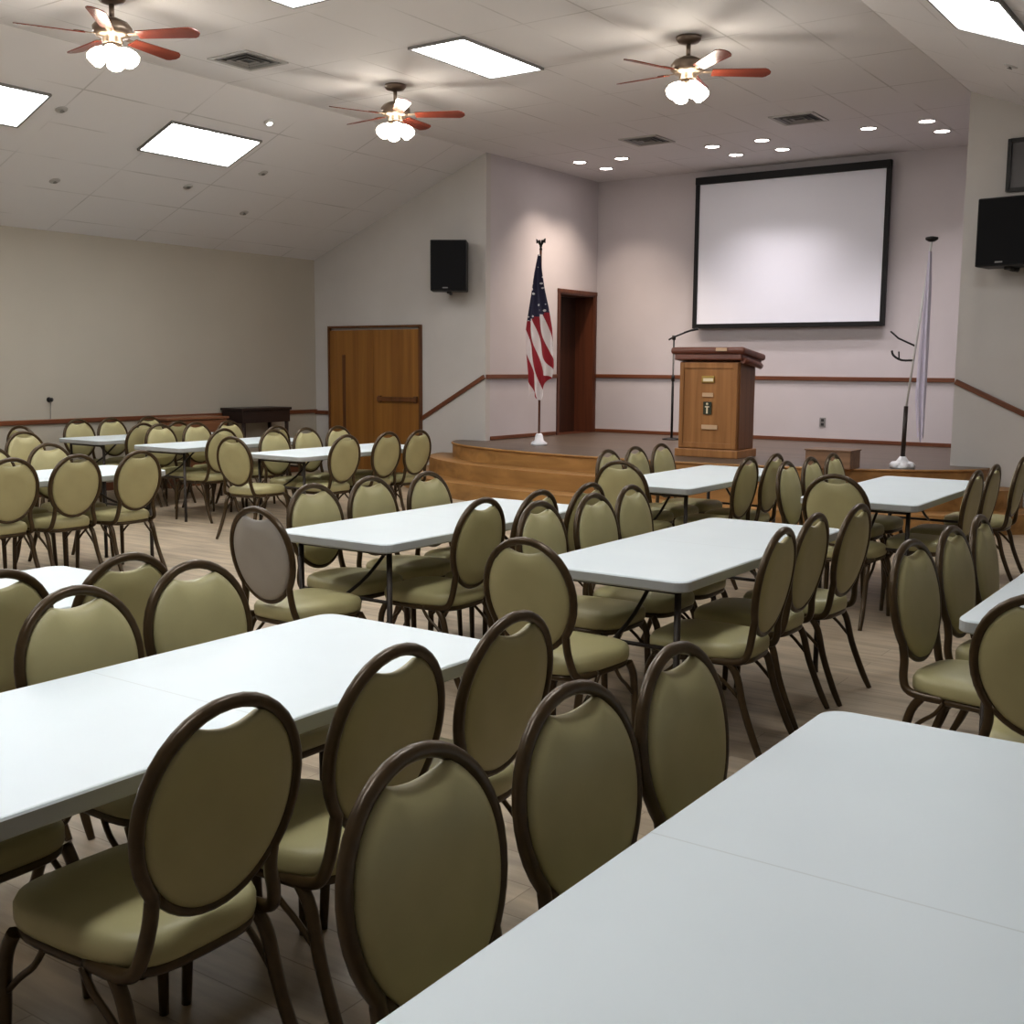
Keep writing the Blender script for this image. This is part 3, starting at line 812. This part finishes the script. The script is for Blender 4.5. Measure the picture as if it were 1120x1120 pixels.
# recessed downlights over the stage
dl0 = thing('recessed_downlight', 'x', 'downlight')
bm = BM(); add_lathe(bm, [(.085, 0), (.105, 0), (.105, -.008), (.085, -.010), (.085, 0)], 28); obj('trim_ring', bm, M['white_plate'], dl0)
bm = BM(); add_lathe(bm, [(0, -.006), (.084, -.006), (.084, -.002), (0, -.002)], 28); obj('lamp', bm, M['can'], dl0)
dls = [(-8.29, 13.44, 'leftmost'), (-8.24, 14.06, 'lowest'), (-7.68, 13.5, 'rightmost'),
       (-6.33, 13.4, 'leftmost'), (-6.31, 14.07, 'lowest'), (-5.66, 13.36, 'upper'), (-5.67, 14.04, 'rightmost'),
       (-4.37, 13.37, 'leftmost'), (-3.71, 13.34, 'upper'), (-3.71, 13.98, 'lower right')]
cl = ['left cluster of three stage downlights above the flag'] * 3 + ['middle cluster of four stage downlights above the screen'] * 4 + ['right cluster of three stage downlights'] * 3
for i, ((x, y, w), c) in enumerate(zip(dls, cl)):
    lab = 'small round lamp, %s in the %s' % (w, c)
    if i == 0: dl0.location = (x, y, ZC); dl0['label'] = lab; dl0['group'] = 'recessed stage downlights'
    else: dup(dl0, (x, y, ZC), 0, lab, 'recessed stage downlights')
    ld = bpy.data.lights.new('downlight_beam', 'SPOT'); ld.energy = 84 if i < 3 else 56; ld.spot_size = math.radians(105); ld.spot_blend = .7; ld.shadow_soft_size = .08
    ld.color = (1, .83, .69) if i < 3 else (1, .91, .92)
    lo = bpy.data.objects.new('downlight_beam', ld); C.objects.link(lo); lo.location = (x, y, ZC - .03)

# air vents
vt0 = thing('ceiling_vent', 'x', 'vent')
bm = BM()
for s in (-1, 1): add_box(bm, (s * .235, 0, -.006), (.04, .51, .012)); add_box(bm, (0, s * .235, -.006), (.43, .04, .012))
obj('frame', bm, M['vent_frame'], vt0)
bm = BM()
for k in range(3):
    q = .19 - .06 * k; z = -.008
    for s in (-1, 1):
        add_box(bm, (s * q, 0, z), (.022, 2 * q, .004), Matrix.Rotation(s * .6, 4, 'Y')); add_box(bm, (0, s * q, z), (2 * q, .022, .004), Matrix.Rotation(-s * .6, 4, 'X'))
obj('louvre', bm, M['vent'], vt0)
bm = BM(); add_box(bm, (0, 0, -.002), (.43, .43, .003)); obj('backing', bm, M['dark_slot'], vt0)
for i, (x, y, lab) in enumerate(((-8.12, 7.42, 'square ceiling vent right of the top left fan'), (-6.83, 12.62, 'square ceiling vent above the left stage downlights'),
                                 (-4.85, 12.45, 'square ceiling vent above the screen, right of the far fan'))):
    if i == 0: vt0.location = (x, y, ZC); vt0['label'] = lab; vt0['group'] = 'square ceiling air vents'
    else: dup(vt0, (x, y, ZC), 0, lab, 'square ceiling air vents')

# sprinkler heads on the sloping ceilings, and the small lit detector
sp0 = thing('ceiling_sprinkler', 'x', 'sprinkler')
bm = BM(); add_lathe(bm, [(0, 0), (.058, 0), (.055, -.005), (.03, -.008), (0, -.010)], 20); obj('escutcheon', bm, M['vent_frame'], sp0)
bm = BM(); add_lathe(bm, [(0, -.010), (.010, -.010), (.010, -.018), (.022, -.02), (.022, -.023), (0, -.023)], 14); obj('deflector', bm, M['tbar'], sp0)
for i, (x, y, w) in enumerate(((-9.86, 6.67, 'small dark ceiling fitting just right of the left-edge lit panel'), (-10.24, 9.55, 'small dark ceiling fitting right of the farther left lit panel'),
                               (-10.75, 8.87, 'small dark ceiling fitting below the farther left lit panel'), (-11.11, 10.03, 'small dark ceiling fitting nearest the left wall corner'),
                               (-11.04, 7.35, 'small dark ceiling fitting low at the far left'), (-2.16, 10.05, 'small dark ceiling fitting below the top right lit panel'))):
    o = sp0 if i == 0 else dup(sp0, (0, 0, 0), 0, w, 'small dark ceiling fittings')
    o['label'] = w; o['group'] = 'small dark ceiling fittings'; o.matrix_world = slope_frame(x, y)
t = thing('smoke_detector', 'tiny round ceiling detector with a bright white dot, left of middle fan', 'detector')
t.matrix_world = slope_frame(-9.34, 8.81)
bm = BM(); add_lathe(bm, [(0, 0), (.055, 0), (.052, -.02), (.035, -.028), (0, -.028)], 20); obj('housing', bm, M['white_plate'], t)
bm = BM(); add_lathe(bm, [(0, -.028), (.032, -.028), (.028, -.036), (0, -.038)], 16); obj('lamp', bm, M['led'], t)

# ------------------------------------------------------------------ small furniture and fittings
t = thing('sideboard', 'low brown wooden sideboard against the left wall behind chairs', 'cabinet', (-11.80, 9.62, 0))
bm = BM(); add_box(bm, (0, 0, .45), (.40, .96, .78), None, .005); add_box(bm, (0, 0, .03), (.36, .90, .06)); bd = obj('body', bm, M['cabinet'], t)
bm = BM(); add_box(bm, (.0, 0, .865), (.44, 1.0, .03), None, .006); obj('top', bm, M['cabinet'], t)
for s in (-1, 1):
    bm = BM(); add_box(bm, (.206, s * .235, .45), (.016, .44, .70), None, .005); dr = obj('door', bm, M['cabinet'], t)
    bm = BM(); add_lathe(bm, [(0, 0), (.015, 0), (.018, .02), (0, .025)], 12, mt=Matrix.Translation((.214, s * .06, .5)) @ Matrix.Rotation(PI / 2, 4, 'Y')); obj('knob', bm, M['brass'], dr)
t = thing('console_table', 'dark espresso console with deep apron by the left wall, near double door', 'console table', (-11.80, 10.80, 0))
bm = BM(); add_box(bm, (0, 0, .955), (.44, .90, .035), None, .006); obj('top', bm, M['darkwood'], t)
bm = BM(); add_box(bm, (0, 0, .855), (.40, .86, .165), None, .004); obj('apron', bm, M['darkwood'], t)
for sx in (-1, 1):
    for sy in (-1, 1):
        bm = BM(); add_tube(bm, [(sx * .17, sy * .39, .775), (sx * .17, sy * .39, .05), (sx * .17, sy * .39, 0)], [.028, .02, .022], 10); obj('leg', bm, M['darkwood'], t)
t = thing('wooden_crate', 'low plain brown wooden box at the front of the stage, behind chairs', 'box', (-3.88, 11.22, ZS))
bm = BM(); add_box(bm, (0, 0, .085), (.46, .30, .17), None, .004); bx_ = obj('box_body', bm, M['box'], t)
bm = BM(); add_box(bm, (0, 0, .178), (.48, .32, .016), None, .004); obj('lid', bm, M['box'], t)
t = thing('wall_outlet', 'small grey electrical outlet low on the stage back wall', 'outlet', (-5.36, YB - .001, .83))
bm = BM(); add_box(bm, (0, -.004, 0), (.085, .008, .125), None, .003); obj('cover_plate', bm, M['vent'], t)
bm = BM()
for s in (-1, 1): add_box(bm, (0, -.010, s * .028), (.04, .005, .036), None, .002)
obj('socket', bm, M['dark_slot'], t)
t = thing('wall_hook', 'small dark hook with thin hanging cord on the left wall', 'hook', (XL + .001, 7.82, 1.13))
bm = BM(); add_lathe(bm, [(0, 0), (.03, 0), (.03, .012), (.012, .02), (.012, .05), (.024, .06), (0, .065)], 14, mt=Matrix.Rotation(PI / 2, 4, 'Y')); obj('knob', bm, M['blackmetal'], t)
bm = BM(); add_tube(bm, [(.04, 0, -.005), (.03, 0, -.10), (.012, .005, -.22)], .004, 6); obj('cord', bm, M['vent'], t)

# ------------------------------------------------------------------ light
wd = bpy.data.worlds.new('world'); bpy.context.scene.world = wd; wd.use_nodes = True
wd.node_tree.nodes['Background'].inputs[0].default_value = (.9, .95, 1, 1); wd.node_tree.nodes['Background'].inputs[1].default_value = .05
for x, y, e in ((-4.47, 8.95, 9), (-7.60, 8.85, 9), (-7.60, 5.60, 9), (-4.37, 5.6, 20), (-4.37, 2.2, 20)):  # points under the fans, and further ones where no fan is modelled
    ld = bpy.data.lights.new('point_lamp', 'POINT'); ld.energy = e; ld.color = (1, .93, .83); ld.shadow_soft_size = .12
    lo = bpy.data.objects.new('point_lamp', ld); C.objects.link(lo); lo.location = (x, y, ZC - .62)
vs = bpy.context.scene.view_settings
vs.view_transform = 'Standard'; vs.look = 'None'; vs.exposure = .56; vs.gamma = .92
bpy.context.view_layer.update()
